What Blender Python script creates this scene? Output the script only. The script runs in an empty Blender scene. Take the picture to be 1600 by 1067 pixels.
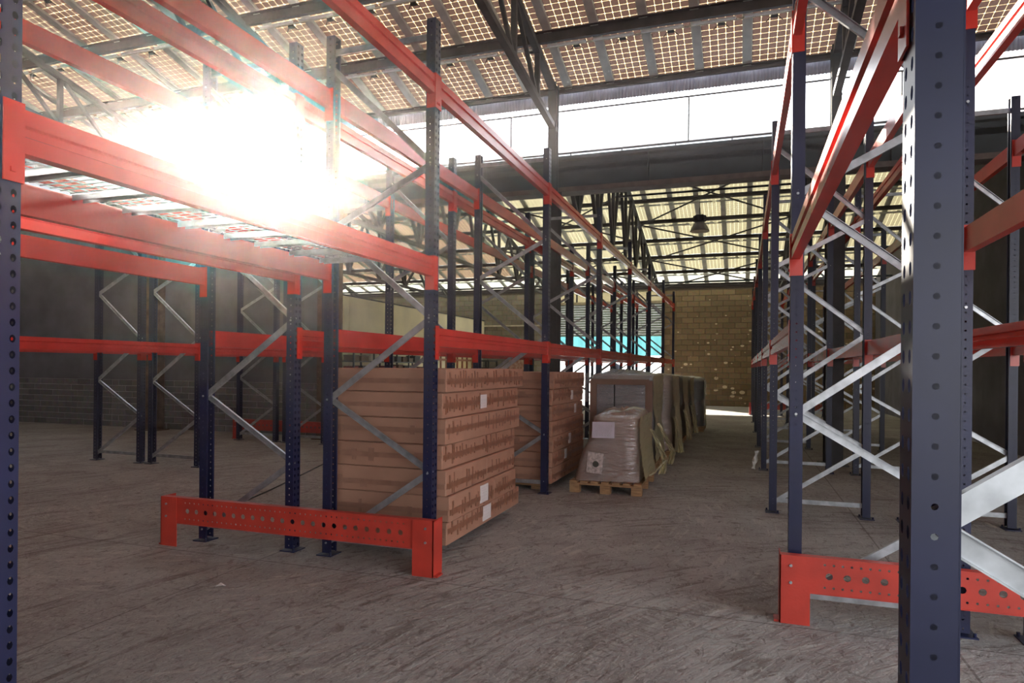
import bpy, math, random
from mathutils import Vector, Matrix
random.seed(7)
R = random.Random(11)
S = bpy.context.scene
COL = S.collection
# ------------------------------------------------------------------ camera
F_PX = 1045.0; YAW = math.atan(360 / F_PX); ROLL = 0.009
cd = bpy.data.cameras.new('camera'); cam = bpy.data.objects.new('camera', cd); COL.objects.link(cam)
cd.sensor_width = 36; cd.lens = F_PX / 1600 * 36; cd.shift_y = (573.3 - 533.5) / 1600
cd.clip_start = 0.05; cd.clip_end = 500
cam.matrix_world = Matrix.Translation((0, 0, 1.5)) @ Matrix.Rotation(YAW, 4, 'Z') @ Matrix.Rotation(math.pi / 2, 4, 'X') @ Matrix.Rotation(ROLL, 4, 'Z')
S.camera = cam
# ------------------------------------------------------------------ world, sun, exposure
w = bpy.data.worlds.new('world'); S.world = w; w.use_nodes = True
nt = w.node_tree; nt.nodes.clear()
bg = nt.nodes.new('ShaderNodeBackground'); wo = nt.nodes.new('ShaderNodeOutputWorld')
geo = nt.nodes.new('ShaderNodeTexCoord'); sep = nt.nodes.new('ShaderNodeSeparateXYZ'); rmp = nt.nodes.new('ShaderNodeValToRGB')
nt.links.new(geo.outputs['Generated'], sep.inputs[0]); nt.links.new(sep.outputs['Z'], rmp.inputs[0])
rmp.color_ramp.elements[0].position = 0.0; rmp.color_ramp.elements[0].color = (1.0, 0.97, 0.93, 1)
rmp.color_ramp.elements[1].position = 0.6; rmp.color_ramp.elements[1].color = (0.78, 0.88, 1.0, 1)
nt.links.new(rmp.outputs[0], bg.inputs[0]); bg.inputs[1].default_value = 3.2
nt.links.new(bg.outputs[0], wo.inputs[0])
SUN_FROM = Vector((-721.0, 857.0, 310.0)).normalized()
sl = bpy.data.lights.new('sun', 'SUN'); sun = bpy.data.objects.new('sun', sl); COL.objects.link(sun)
sun.rotation_euler = SUN_FROM.to_track_quat('Z', 'Y').to_euler(); sun.location = SUN_FROM * 60
sl.energy = 22.0; sl.color = (1.0, 0.90, 0.74); sl.angle = math.radians(0.6)
S.view_settings.view_transform = 'Standard'; S.view_settings.look = 'None'
S.view_settings.gamma = 1.0; S.view_settings.use_curve_mapping = False
S.view_settings.exposure = 1.0
S.cycles.use_denoising = True
S.cycles.max_bounces = 8; S.cycles.diffuse_bounces = 5; S.cycles.transparent_max_bounces = 16
S.cycles.sample_clamp_indirect = 6.0
S.cycles.caustics_reflective = False; S.cycles.caustics_refractive = False

HAZE = .0019
S.cycles.volume_bounces = 0
# ------------------------------------------------------------------ helpers
class MB:
    def __init__(s): s.v = []; s.f = []; s.mi = []
    def add(s, vs, fs, m=0):
        b = len(s.v); s.v += [tuple(p) for p in vs]
        for q in fs: s.f.append(tuple(b + i for i in q)); s.mi.append(m)
        return s
    def box(s, x0, x1, y0, y1, z0, z1, m=0):
        return s.add([(x0,y0,z0),(x1,y0,z0),(x1,y1,z0),(x0,y1,z0),(x0,y0,z1),(x1,y0,z1),(x1,y1,z1),(x0,y1,z1)],
                     [(0,3,2,1),(4,5,6,7),(0,1,5,4),(1,2,6,5),(2,3,7,6),(3,0,4,7)], m)
    def prof(s, pts, p, q, up=(0,0,1), m=0, caps=True):
        """closed 2D profile (side, up) swept from p to q"""
        p = Vector(p); q = Vector(q); d = (q - p).normalized(); up = Vector(up)
        sd = d.cross(up)
        if sd.length < 1e-5: sd = d.cross(Vector((1,0,0)))
        sd.normalize(); u = sd.cross(d); n = len(pts)
        vs = [p + sd*a + u*b for a, b in pts] + [q + sd*a + u*b for a, b in pts]
        fs = [(i, (i+1) % n, n + (i+1) % n, n + i) for i in range(n)]
        if caps: fs += [tuple(range(n-1, -1, -1)), tuple(range(n, 2*n))]
        return s.add(vs, fs, m)
    def bar(s, p, q, wd, ht, up=(0,0,1), m=0):
        a, b = wd/2, ht/2
        return s.prof([(-a,-b),(a,-b),(a,b),(-a,b)], p, q, up, m)
    def tube(s, p, q, r, n=8, m=0, r2=None):
        p = Vector(p); q = Vector(q); d = (q-p).normalized()
        a = d.orthogonal().normalized(); b = d.cross(a); r2 = r if r2 is None else r2
        vs = [p + (a*math.cos(t)+b*math.sin(t))*r for t in [2*math.pi*i/n for i in range(n)]]
        vs += [q + (a*math.cos(t)+b*math.sin(t))*r2 for t in [2*math.pi*i/n for i in range(n)]]
        return s.add(vs, [(i,(i+1)%n,n+(i+1)%n,n+i) for i in range(n)] + [tuple(range(n-1,-1,-1)), tuple(range(n,2*n))], m)
    def lathe(s, prof, n=24, m=0):
        vs = []; fs = []
        for r, z in prof:
            for i in range(n): t = 2*math.pi*i/n; vs.append((r*math.cos(t), r*math.sin(t), z))
        for k in range(len(prof)-1):
            for i in range(n): fs.append((k*n+i, k*n+(i+1)%n, (k+1)*n+(i+1)%n, (k+1)*n+i))
        return s.add(vs, fs, m)
    def plate(s, o, ax, ay, cells_u, cells_v, hole, m=0):
        """perforated sheet: cell edges along u and v; hole(i,j)-> radius or 0 (or (ru,rv))"""
        o = Vector(o); ax = Vector(ax); ay = Vector(ay)
        for i in range(len(cells_u)-1):
            for j in range(len(cells_v)-1):
                u0,u1,v0,v1 = cells_u[i],cells_u[i+1],cells_v[j],cells_v[j+1]
                r = hole(i, j); P = lambda u, v: o + ax*u + ay*v
                if not r: s.add([P(u0,v0),P(u1,v0),P(u1,v1),P(u0,v1)], [(0,1,2,3)], m); continue
                ru, rv = r if isinstance(r, tuple) else (r, r)
                uc, vc = (u0+u1)/2, (v0+v1)/2
                out = [(u0,v0),(uc,v0),(u1,v0),(u1,vc),(u1,v1),(uc,v1),(u0,v1),(u0,vc)]
                inn = [(uc+ru*math.cos(math.radians(a)), vc+rv*math.sin(math.radians(a))) for a in (225,270,315,0,45,90,135,180)]
                s.add([P(*q) for q in out+inn], [(k,(k+1)%8,8+(k+1)%8,8+k) for k in range(8)], m)
        return s
    def mesh(s, name, mats, smooth=False, bevel=0):
        me = bpy.data.meshes.new(name); me.from_pydata(s.v, [], s.f)
        if not isinstance(mats, (list, tuple)): mats = [mats]
        for mm in mats: me.materials.append(mm)
        if len(mats) > 1: me.polygons.foreach_set('material_index', s.mi)
        if smooth: me.polygons.foreach_set('use_smooth', [True]*len(me.polygons))
        me.update(); return me

def tag(o, label=None, cat=None, group=None, kind=None):
    if label: o['label'] = label
    if cat: o['category'] = cat
    if group: o['group'] = group
    if kind: o['kind'] = kind
    return o
def link(name, me, parent=None, loc=(0,0,0), rz=0.0, rot=None):
    o = bpy.data.objects.new(name, me); COL.objects.link(o)
    o.location = loc; o.rotation_euler = rot if rot else (0,0,rz)
    if parent is not None: o.parent = parent
    return o
def thing(name, label, cat, loc=(0,0,0), rz=0.0, group=None):
    return tag(link(name, None, None, loc, rz), label, cat, group)
def part(name, mb, mat, parent, loc=(0,0,0), rz=0.0, smooth=False, rot=None):
    return link(name, mb.mesh(name, mat, smooth), parent, loc, rz, rot)

# ------------------------------------------------------------------ materials
def base_mat(name):
    m = bpy.data.materials.new(name); m.use_nodes = True
    return m, m.node_tree, m.node_tree.nodes['Principled BSDF']
def N(nt, t, **k):
    n = nt.nodes.new(t)
    for a, b in k.items():
        if hasattr(n, a): setattr(n, a, b)
        else: n.inputs[a].default_value = b
    return n
def simple(name, col, rough=.5, metal=0., var=.15, scale=6., bump=0., bscale=60., coord='Object', spec=.5, col2=None, stretch=(1,1,1)):
    m, nt, p = base_mat(name)
    tc = N(nt,'ShaderNodeTexCoord'); mp = N(nt,'ShaderNodeMapping'); mp.inputs['Scale'].default_value = stretch
    nt.links.new(tc.outputs[coord], mp.inputs[0])
    no = N(nt,'ShaderNodeTexNoise'); no.inputs['Scale'].default_value = scale; no.inputs['Detail'].default_value = 6
    nt.links.new(mp.outputs[0], no.inputs['Vector'])
    cr = N(nt,'ShaderNodeValToRGB'); c2 = col2 or tuple(c*(1-var) for c in col); c1 = tuple(min(1, c*(1+var)) for c in col)
    cr.color_ramp.elements[0].position=.35; cr.color_ramp.elements[1].position=.65
    cr.color_ramp.elements[0].color = (*c2,1); cr.color_ramp.elements[1].color = (*c1,1)
    nt.links.new(no.outputs['Fac'], cr.inputs[0]); nt.links.new(cr.outputs[0], p.inputs['Base Color'])
    p.inputs['Roughness'].default_value = rough; p.inputs['Metallic'].default_value = metal
    p.inputs['Specular IOR Level'].default_value = spec
    if bump:
        n2 = N(nt,'ShaderNodeTexNoise'); n2.inputs['Scale'].default_value = bscale; n2.inputs['Detail'].default_value = 5
        nt.links.new(mp.outputs[0], n2.inputs['Vector'])
        b = N(nt,'ShaderNodeBump'); b.inputs['Strength'].default_value = bump; b.inputs['Distance'].default_value=.01
        nt.links.new(n2.outputs['Fac'], b.inputs['Height']); nt.links.new(b.outputs[0], p.inputs['Normal'])
    return m
BLUE = simple('navy_paint', (.008,.011,.048), .42, var=.2, scale=3)
RED = simple('red_paint', (.56,.035,.022), .27, var=.1, scale=3)
REDD = simple('guard_red_paint', (.46,.04,.025), .42, var=.15, scale=5, bump=.1)
GALV = simple('galvanised_steel', (.42,.44,.47), .38, .75, var=.2, scale=14)
DARK = simple('dark_painted_steel', (.035,.033,.038), .6, var=.3, scale=4)
PURL = simple('brown_black_steel', (.045,.035,.037), .6, var=.35, scale=3)
GIRD = simple('blue_grey_steel', (.03,.047,.058), .6, var=.25, scale=2)
COLB = simple('rusty_brown_steel', (.10,.065,.05), .75, var=.45, scale=5, bump=.2)
CARD = simple('cardboard', (.38,.21,.145), .85, var=.08, scale=4, bump=.05, bscale=90, spec=.2)
TAPE = simple('brown_tape', (.235,.105,.062), .4, var=.15, scale=20)
TAPE2 = simple('faded_tape', (.29,.15,.10), .5, var=.12, scale=12)
PAPER = simple('white_paper', (.70,.66,.66), .8, var=.03, scale=20)
WOOD = simple('pallet_wood', (.34,.20,.10), .8, var=.3, scale=8, stretch=(1,8,8), bump=.15)
ALU = simple('aluminium', (.85,.87,.85), .5, .0, var=.08, scale=10)
TRAY = simple('grey_tray', (.60,.63,.58), .6, .0, var=.15, scale=3)
SHEET = simple('roof_sheet', (.30,.31,.32), .6, .1, var=.2, scale=2)
SKIRT = simple('corrugated_skirt', (.42,.42,.50), .55, .1, var=.15, scale=4)
CREAM = simple('cream_panel', (.86,.79,.56), .75, var=.08, scale=1.2, bump=.05)
PLAST = simple('grey_render', (.13,.125,.15), .9, var=.2, scale=1.5, bump=.2, bscale=12)
MORT = simple('mortar', (.13,.10,.075), .95, var=.15, scale=20, bump=.4)
BLACK = simple('black_rubber', (.012,.012,.012), .7, var=.1)
CYAN = simple('cyan_sheet', (.18,.62,.68), .6, var=.15, scale=1.5)
SHUT = simple('shutter_steel', (.34,.43,.40), .45, .2, var=.08, scale=2)
GROUND = simple('yard_concrete', (.55,.52,.47), .9, var=.1, scale=.5)

def mat_block(name, cols, spots):
    m, nt, p = base_mat(name)
    oi = N(nt,'ShaderNodeObjectInfo'); ge = N(nt,'ShaderNodeNewGeometry'); ad = N(nt,'ShaderNodeMath', operation='ADD'); fr = N(nt,'ShaderNodeMath', operation='FRACT')
    nt.links.new(oi.outputs['Random'], ad.inputs[0]); nt.links.new(ge.outputs['Random Per Island'], ad.inputs[1]); nt.links.new(ad.outputs[0], fr.inputs[0])
    cr = N(nt,'ShaderNodeValToRGB'); cr.color_ramp.elements[0].color=(*cols[0],1); cr.color_ramp.elements[1].color=(*cols[1],1)
    nt.links.new(fr.outputs[0], cr.inputs[0])
    no = N(nt,'ShaderNodeTexNoise'); no.inputs['Scale'].default_value=9; no.inputs['Detail'].default_value=8
    nt.links.new(ge.outputs['Position'], no.inputs['Vector'])
    mx = N(nt,'ShaderNodeMix', data_type='RGBA', blend_type='MULTIPLY'); mx.inputs[0].default_value=.55
    nt.links.new(cr.outputs[0], mx.inputs[6]); nt.links.new(no.outputs['Color'], mx.inputs[7])
    no.noise_dimensions='3D'
    src = mx.outputs[2]
    if spots:
        vo = N(nt,'ShaderNodeTexVoronoi'); vo.inputs['Scale'].default_value=3.2
        mp = N(nt,'ShaderNodeMapping'); mp.inputs['Scale'].default_value=(1,1,1.5)
        nt.links.new(ge.outputs['Position'], mp.inputs[0]); nt.links.new(mp.outputs[0], vo.inputs['Vector'])
        # per cell random keeps only part of the patches, denser low on the wall
        sx = N(nt,'ShaderNodeSeparateXYZ'); nt.links.new(ge.outputs['Position'], sx.inputs[0])
        mr = N(nt,'ShaderNodeMapRange'); mr.inputs[1].default_value=4.6; mr.inputs[2].default_value=1.0; mr.inputs[3].default_value=.05; mr.inputs[4].default_value=.17
        nt.links.new(sx.outputs['Z'], mr.inputs[0])
        sc = N(nt,'ShaderNodeSeparateColor'); nt.links.new(vo.outputs['Color'], sc.inputs[0])
        mu = N(nt,'ShaderNodeMath', operation='MULTIPLY'); mm = N(nt,'ShaderNodeMath', operation='MULTIPLY'); mm.inputs[1].default_value=2.0
        nt.links.new(sc.outputs[0], mm.inputs[0]); nt.links.new(mm.outputs[0], mu.inputs[0]); nt.links.new(mr.outputs[0], mu.inputs[1])
        lt = N(nt,'ShaderNodeMath', operation='LESS_THAN'); nt.links.new(vo.outputs['Distance'], lt.inputs[0]); nt.links.new(mu.outputs[0], lt.inputs[1])
        m2 = N(nt,'ShaderNodeMix', data_type='RGBA'); nt.links.new(lt.outputs[0], m2.inputs[0]); nt.links.new(src, m2.inputs[6]); m2.inputs[7].default_value=(.75,.65,.48,1)
        src = m2.outputs[2]
    nt.links.new(src, p.inputs['Base Color']); p.inputs['Roughness'].default_value=.92
    b = N(nt,'ShaderNodeBump'); b.inputs['Strength'].default_value=.35; b.inputs['Distance'].default_value=.01
    n2 = N(nt,'ShaderNodeTexNoise'); n2.inputs['Scale'].default_value=45; nt.links.new(ge.outputs['Position'], n2.inputs['Vector'])
    nt.links.new(n2.outputs['Fac'], b.inputs['Height']); nt.links.new(b.outputs[0], p.inputs['Normal'])
    return m
BLOCK = mat_block('tan_block', ((.24,.165,.085),(.38,.275,.15)), True)
BLOCKG = mat_block('grey_block', ((.17,.165,.18),(.25,.24,.25)), False)
BLOCKP = mat_block('pale_block', ((.28,.25,.19),(.42,.37,.27)), False)

def mat_pv(name, cell, trans, gap, gap_open):
    """solar cells in glass: opaque-ish cells, clear gaps between them"""
    m = bpy.data.materials.new(name); m.use_nodes = True; nt = m.node_tree; nt.nodes.clear()
    tc = N(nt,'ShaderNodeTexCoord'); sx = N(nt,'ShaderNodeSeparateXYZ'); nt.links.new(tc.outputs['Object'], sx.inputs[0])
    def M(op, a, b=None):
        n = N(nt,'ShaderNodeMath', operation=op)
        for k, q in enumerate((a, b)):
            if q is None: continue
            if isinstance(q, (int, float)): n.inputs[k].default_value = q
            else: nt.links.new(q, n.inputs[k])
        return n.outputs[0]
    def cellc(o): return M('ABSOLUTE', M('SUBTRACT', M('FRACT', M('MULTIPLY', M('ADD', o, 10.0), 8.0)), .5))
    X = sx.outputs['X']
    u = cellc(M('ADD', X, .0625)); v = cellc(sx.outputs['Y'])
    line = M('GREATER_THAN', M('MAXIMUM', u, v), .483)
    dot = M('GREATER_THAN', M('ADD', u, v), .865)
    g = M('MAXIMUM', line, dot)
    dif = N(nt,'ShaderNodeBsdfDiffuse'); dif.inputs[0].default_value=(*cell,1)
    tr = N(nt,'ShaderNodeBsdfTranslucent'); tr.inputs[0].default_value=(*trans,1)
    a = N(nt,'ShaderNodeAddShader'); nt.links.new(dif.outputs[0], a.inputs[0]); nt.links.new(tr.outputs[0], a.inputs[1])
    gl = N(nt,'ShaderNodeBsdfGlossy'); gl.inputs['Roughness'].default_value=.25
    m0 = N(nt,'ShaderNodeMixShader'); m0.inputs[0].default_value=.04; nt.links.new(a.outputs[0], m0.inputs[1]); nt.links.new(gl.outputs[0], m0.inputs[2])
    tp = N(nt,'ShaderNodeBsdfTransparent'); tp.inputs[0].default_value=(*gap,1)
    t2 = N(nt,'ShaderNodeBsdfTranslucent'); t2.inputs[0].default_value=(*gap,1)
    m1 = N(nt,'ShaderNodeMixShader'); m1.inputs[0].default_value=gap_open; nt.links.new(t2.outputs[0], m1.inputs[1]); nt.links.new(tp.outputs[0], m1.inputs[2])
    m2 = N(nt,'ShaderNodeMixShader'); nt.links.new(g, m2.inputs[0]); nt.links.new(m0.outputs[0], m2.inputs[1]); nt.links.new(m1.outputs[0], m2.inputs[2])
    o = N(nt,'ShaderNodeOutputMaterial'); nt.links.new(m2.outputs[0], o.inputs[0]); return m
PV = mat_pv('brown_solar_cells', (.14,.078,.058), (.016,.009,.007), (.42,.31,.17), .04)
PVF = mat_pv('solar_cells_painted_lit', (.36,.31,.20), (.060,.052,.032), (.30,.27,.16), .010)  # cream tone paints in the light on the right-hand far roof panels
def mat_clear(name, col, k, rough=.05):
    m = bpy.data.materials.new(name); m.use_nodes = True; nt = m.node_tree; nt.nodes.clear()
    tp = N(nt,'ShaderNodeBsdfTransparent'); tp.inputs[0].default_value=(*col,1)
    gl = N(nt,'ShaderNodeBsdfGlossy'); gl.inputs['Roughness'].default_value=rough
    mx = N(nt,'ShaderNodeMixShader'); mx.inputs[0].default_value=k
    nt.links.new(tp.outputs[0], mx.inputs[1]); nt.links.new(gl.outputs[0], mx.inputs[2])
    o = N(nt,'ShaderNodeOutputMaterial'); nt.links.new(mx.outputs[0], o.inputs[0]); return m
GLASS = mat_clear('thin_glass', (.96,.98,.98), .04)
def mat_milky(name, col, open_):
    m = bpy.data.materials.new(name); m.use_nodes = True; nt = m.node_tree; nt.nodes.clear()
    tp = N(nt,'ShaderNodeBsdfTransparent'); tp.inputs[0].default_value=(*col,1)
    tr = N(nt,'ShaderNodeBsdfTranslucent'); tr.inputs[0].default_value=(*col,1)
    mx = N(nt,'ShaderNodeMixShader'); mx.inputs[0].default_value=open_
    nt.links.new(tr.outputs[0], mx.inputs[1]); nt.links.new(tp.outputs[0], mx.inputs[2])
    o = N(nt,'ShaderNodeOutputMaterial'); nt.links.new(mx.outputs[0], o.inputs[0]); return m
MILK = mat_milky('milky_rooflight', (.20,.19,.15), .02)
def mat_film(name, tint, fac, scale, opac=.0, rough=.14, bump=.9, zs=2.2):
    m = bpy.data.materials.new(name); m.use_nodes = True; nt = m.node_tree; nt.nodes.clear()
    tc = N(nt,'ShaderNodeTexCoord'); mp = N(nt,'ShaderNodeMapping'); mp.inputs['Scale'].default_value=(1,1,zs)
    no = N(nt,'ShaderNodeTexNoise'); no.inputs['Scale'].default_value=scale; no.inputs['Detail'].default_value=6; no.inputs['Distortion'].default_value=1.2
    nt.links.new(tc.outputs['Object'], mp.inputs[0]); nt.links.new(mp.outputs[0], no.inputs['Vector'])
    b = N(nt,'ShaderNodeBump'); b.inputs['Strength'].default_value=bump; b.inputs['Distance'].default_value=.03; nt.links.new(no.outputs['Fac'], b.inputs['Height'])
    tp = N(nt,'ShaderNodeBsdfTransparent'); tp.inputs[0].default_value=(.97,.97,.97,1)
    gl = N(nt,'ShaderNodeBsdfGlossy'); gl.inputs['Roughness'].default_value=rough; gl.inputs[0].default_value=(*tint,1); nt.links.new(b.outputs[0], gl.inputs['Normal'])
    df = N(nt,'ShaderNodeBsdfDiffuse'); df.inputs[0].default_value=(*tint,1); tr = N(nt,'ShaderNodeBsdfTranslucent'); tr.inputs[0].default_value=(*tint,1)
    nt.links.new(b.outputs[0], df.inputs['Normal'])
    a0 = N(nt,'ShaderNodeMixShader'); a0.inputs[0].default_value=.6; nt.links.new(df.outputs[0], a0.inputs[1]); nt.links.new(tr.outputs[0], a0.inputs[2])
    a1 = N(nt,'ShaderNodeMixShader'); a1.inputs[0].default_value=opac; nt.links.new(gl.outputs[0], a1.inputs[1]); nt.links.new(a0.outputs[0], a1.inputs[2])
    mx = N(nt,'ShaderNodeMixShader'); mx.inputs[0].default_value=fac; nt.links.new(tp.outputs[0], mx.inputs[1]); nt.links.new(a1.outputs[0], mx.inputs[2])
    o = N(nt,'ShaderNodeOutputMaterial'); nt.links.new(mx.outputs[0], o.inputs[0]); return m
FILM = mat_film('stretch_film', (.92,.94,.98), .34, 5, .10, .10, 1.3, 6.0)
FILMY = mat_film('loose_film_painted_gold_light', (1.0,.93,.68), .85, 16, .50, .10, .22, 1.0)  # yellow tint stands in for gold light caught by the loose film
WRAPC = simple('wrapped_cardboard', (.22,.135,.10), .6, var=.12, scale=3, bump=.1)
WRAPG = simple('wrapped_grey_goods', (.13,.14,.175), .5, var=.2, scale=3)
WRAPD = simple('dark_wrapped_goods', (.07,.065,.05), .6, var=.3, scale=3)
NAVY = simple('navy_cloth', (.012,.014,.03), .9)

def mat_floor():
    m, nt, p = base_mat('dusty_concrete')
    ge = N(nt,'ShaderNodeNewGeometry')
    # polar coordinates about a turning point: forklift tyre sweeps
    sx = N(nt,'ShaderNodeSeparateXYZ'); nt.links.new(ge.outputs['Position'], sx.inputs[0])
    def M(op, a, b=None, c=None):
        n = N(nt,'ShaderNodeMath', operation=op)
        for k, q in enumerate((a, b, c)):
            if q is None: continue
            if isinstance(q, (int, float)): n.inputs[k].default_value = q
            else: nt.links.new(q, n.inputs[k])
        return n.outputs[0]
    def polar(cx, cy):
        dx = M('SUBTRACT', sx.outputs['X'], cx); dy = M('SUBTRACT', sx.outputs['Y'], cy)
        rr_ = M('SQRT', M('ADD', M('MULTIPLY', dx, dx), M('MULTIPLY', dy, dy))); an = M('ARCTAN2', dy, dx)
        c = N(nt,'ShaderNodeCombineXYZ'); nt.links.new(M('MULTIPLY', rr_, 1.0), c.inputs[0]); nt.links.new(M('MULTIPLY', an, 3.0), c.inputs[1]); return c.outputs[0], rr_
    def noise(sc, det=8, st=(1,1,1), dist=0, rot=0, vec=None, rough=.62):
        mp = N(nt,'ShaderNodeMapping'); mp.inputs['Scale'].default_value=st; mp.inputs['Rotation'].default_value=(0,0,rot)
        n = N(nt,'ShaderNodeTexNoise'); n.inputs['Scale'].default_value=sc; n.inputs['Detail'].default_value=det; n.inputs['Distortion'].default_value=dist
        n.inputs['Roughness'].default_value=rough
        nt.links.new(vec or ge.outputs['Position'], mp.inputs[0]); nt.links.new(mp.outputs[0], n.inputs['Vector']); return n.outputs['Fac']
    def ramp(src, a, b, v=1.0):
        r = N(nt,'ShaderNodeMapRange'); r.inputs[1].default_value=a; r.inputs[2].default_value=b; r.inputs[4].default_value=v; nt.links.new(src, r.inputs[0]); return r.outputs[0]
    def mix(f, a, b):
        x = N(nt,'ShaderNodeMix', data_type='RGBA'); nt.links.new(f, x.inputs[0])
        for k, q in ((6,a),(7,b)):
            if isinstance(q, tuple): x.inputs[k].default_value=(*q,1)
            else: nt.links.new(q, x.inputs[k])
        return x.outputs[2]
    c = mix(ramp(noise(.45,5), .38,.62), (.37,.35,.335), (.44,.43,.405))
    c = mix(ramp(noise(1.6,8,dist=.8), .45,.62,.8), c, (.31,.285,.27))
    p1, r1 = polar(2.6, 2.2); p2, r2 = polar(-5.5, 6.5)
    sweep = noise(4.5, 9, (3.2,.55,1), .5, 0, p1); sweep2 = noise(4.0, 9, (3.0,.6,1), .6, 0, p2)
    mask = ramp(noise(.8,3,dist=.4), .44,.56)
    c = mix(M('MULTIPLY', ramp(sweep, .52,.62,.85), mask), c, (.20,.17,.155))
    c = mix(M('MULTIPLY', ramp(sweep2, .55,.66,.8), M('SUBTRACT', 1.0, mask)), c, (.54,.52,.47))
    # two dusty wheel tracks
    tr = M('LESS_THAN', M('ABSOLUTE', M('SUBTRACT', r1, 3.6)), .13); tread = M('GREATER_THAN', noise(7,2,(1,6,1),0,0,p1), .52)
    c = mix(M('MULTIPLY', M('MULTIPLY', tr, tread), .35), c, (.17,.14,.12))
    c = mix(ramp(noise(11,9,dist=1.2), .56,.66,.7), c, (.17,.14,.12))
    c = mix(ramp(noise(38,5,dist=.4), .60,.70,.8), c, (.13,.105,.09))
    c = mix(ramp(noise(5,10,dist=2.0,rough=.75), .60,.70,.7), c, (.60,.58,.54))
    c = mix(ramp(noise(70,4,(1,.35,1),.3,math.radians(25)), .58,.68,.6), c, (.60,.58,.53))
    c = mix(ramp(noise(24,8,(1,.3,1),.8,math.radians(-35),rough=.7), .57,.66,.75), c, (.15,.125,.11))
    # saw-cut joints
    jy = M('LESS_THAN', M('ABSOLUTE', M('SUBTRACT', M('FRACT', M('DIVIDE', M('ADD', sx.outputs['Y'], .35), 3.05)), .5)), .0025)
    jx = M('LESS_THAN', M('ABSOLUTE', M('SUBTRACT', M('FRACT', M('DIVIDE', M('ADD', sx.outputs['X'], 1.2), 4.6)), .5)), .0015)
    c = mix(M('MULTIPLY', M('MAXIMUM', jx, jy), .6), c, (.12,.10,.09))
    nt.links.new(c, p.inputs['Base Color']); p.inputs['Roughness'].default_value=.8; p.inputs['Specular IOR Level'].default_value=.25
    h = M('ADD', M('MULTIPLY', sweep, 1.4), M('ADD', noise(13,10,dist=1.0,rough=.7), M('MULTIPLY', sweep2, .8)))
    b = N(nt,'ShaderNodeBump'); b.inputs['Strength'].default_value=.9; b.inputs['Distance'].default_value=.035
    nt.links.new(h, b.inputs['Height']); nt.links.new(b.outputs[0], p.inputs['Normal'])
    return m
FLOOR = mat_floor()

# ------------------------------------------------------------------ setting
XL, XR, YB, YG, YF = -21.0, 4.7, -7.0, 12.0, 28.15
def struct(name, mb, mat, parent=None, **k):
    o = part(name, mb, mat, parent, **k)
    if parent is None: o['kind'] = 'structure'
    return o
struct('floor', MB().box(XL-.3, XR+.3, YB-.3, YF+.3, -.2, 0), FLOOR)
struct('ground_outside', MB().box(-120, 120, -90, 160, -.6, -.21), GROUND)
# left, right, back
struct('wall_left', MB().box(XL-.2, XL, YB, YF, 0, 9), PLAST)
struct('wall_right', MB().box(XR, XR+.2, YB, -5.5, 0, 9).box(XR, XR+.2, -5.5, 3.5, 4.3, 9).box(XR, XR+.2, 3.5, YF, 0, 9), PLAST)
bw = MB().box(XL, 1.2, YB-.2, YB, 0, 7).box(4.3, XR, YB-.2, YB, 0, 7).box(1.2, 4.3, YB-.2, YB, 4.2, 7)
struct('wall_back', bw, PLAST)

def block_run(parent, x0, x1, y, z0, z1, bl, bh, mat, holes=(), single=True, depth=.09):
    """courses of blocks in the plane y (face towards -Y)"""
    me = None; j = 0; z = z0; bulk = MB(); jt = .012
    half_me = {}
    def me_for(wd):
        k = round(wd, 3)
        if k not in half_me:
            b = MB(); a = wd/2 - jt/2; c = bh/2 - jt/2; e = .006
            vs = [(-a,0,-c),(a,0,-c),(a,0,c),(-a,0,c),(-a+e,-.012,-c+e),(a-e,-.012,-c+e),(a-e,-.012,c-e),(-a+e,-.012,c-e)]
            b.add(vs, [(4,5,6,7),(0,1,5,4),(1,2,6,5),(2,3,7,6),(3,0,4,7)])
            half_me[k] = b.mesh('block', mat)
        return half_me[k]
    while z + bh <= z1 + .01:
        x = x0 - (bl/2 if j % 2 else 0)
        while x < x1 - .01:
            a, b = max(x, x0), min(x + bl, x1)
            if b - a > .06 and not any(a < h[1] and b > h[0] and z < h[3] and z+bh > h[2] for h in holes):
                dy = R.uniform(-.004, .004)
                if single:
                    link('block', me_for(b-a), parent, ((a+b)/2, y+dy, z+bh/2))
                else:
                    src = me_for(b-a); 
                    bulk.add([(q.co.x+(a+b)/2, q.co.y+y+dy, q.co.z+z+bh/2) for q in src.vertices], [tuple(f.vertices) for f in src.polygons])
            x += bl
        z += bh; j += 1
    if bulk.v:
        o = part('blockwork', bulk, mat, parent); o['kind'] = 'stuff'
# far wall: mortar core with a door opening
DX0, DX1, DZ = -7.8, -3.17, 4.78
far = MB().box(XL, DX0, YF, YF+.25, 0, 4.95).box(DX1, XR, YF, YF+.25, 0, 4.95).box(DX0, DX1, YF, YF+.25, DZ, 4.95)
wf = struct('wall_far', far, MORT)
block_run(wf, -3.05, .95, YF, .0, 4.7, .46, .2235, BLOCK)
block_run(wf, .95, XR, YF, .0, 4.7, .46, .2235, BLOCK, single=False)
block_run(wf, XL, DX0-.12, YF, .0, 4.7, .46, .2235, BLOCKP, single=False)
part('capping_beam', MB().box(XL, XR, YF-.05, YF+.3, 4.78, 4.97), PURL, wf)
part('ledge', MB().box(-14.5, DX0-.1, YF-.07, YF, 3.3, 3.36), simple('pale_ledge', (.7,.66,.52), .8), wf)
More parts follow.
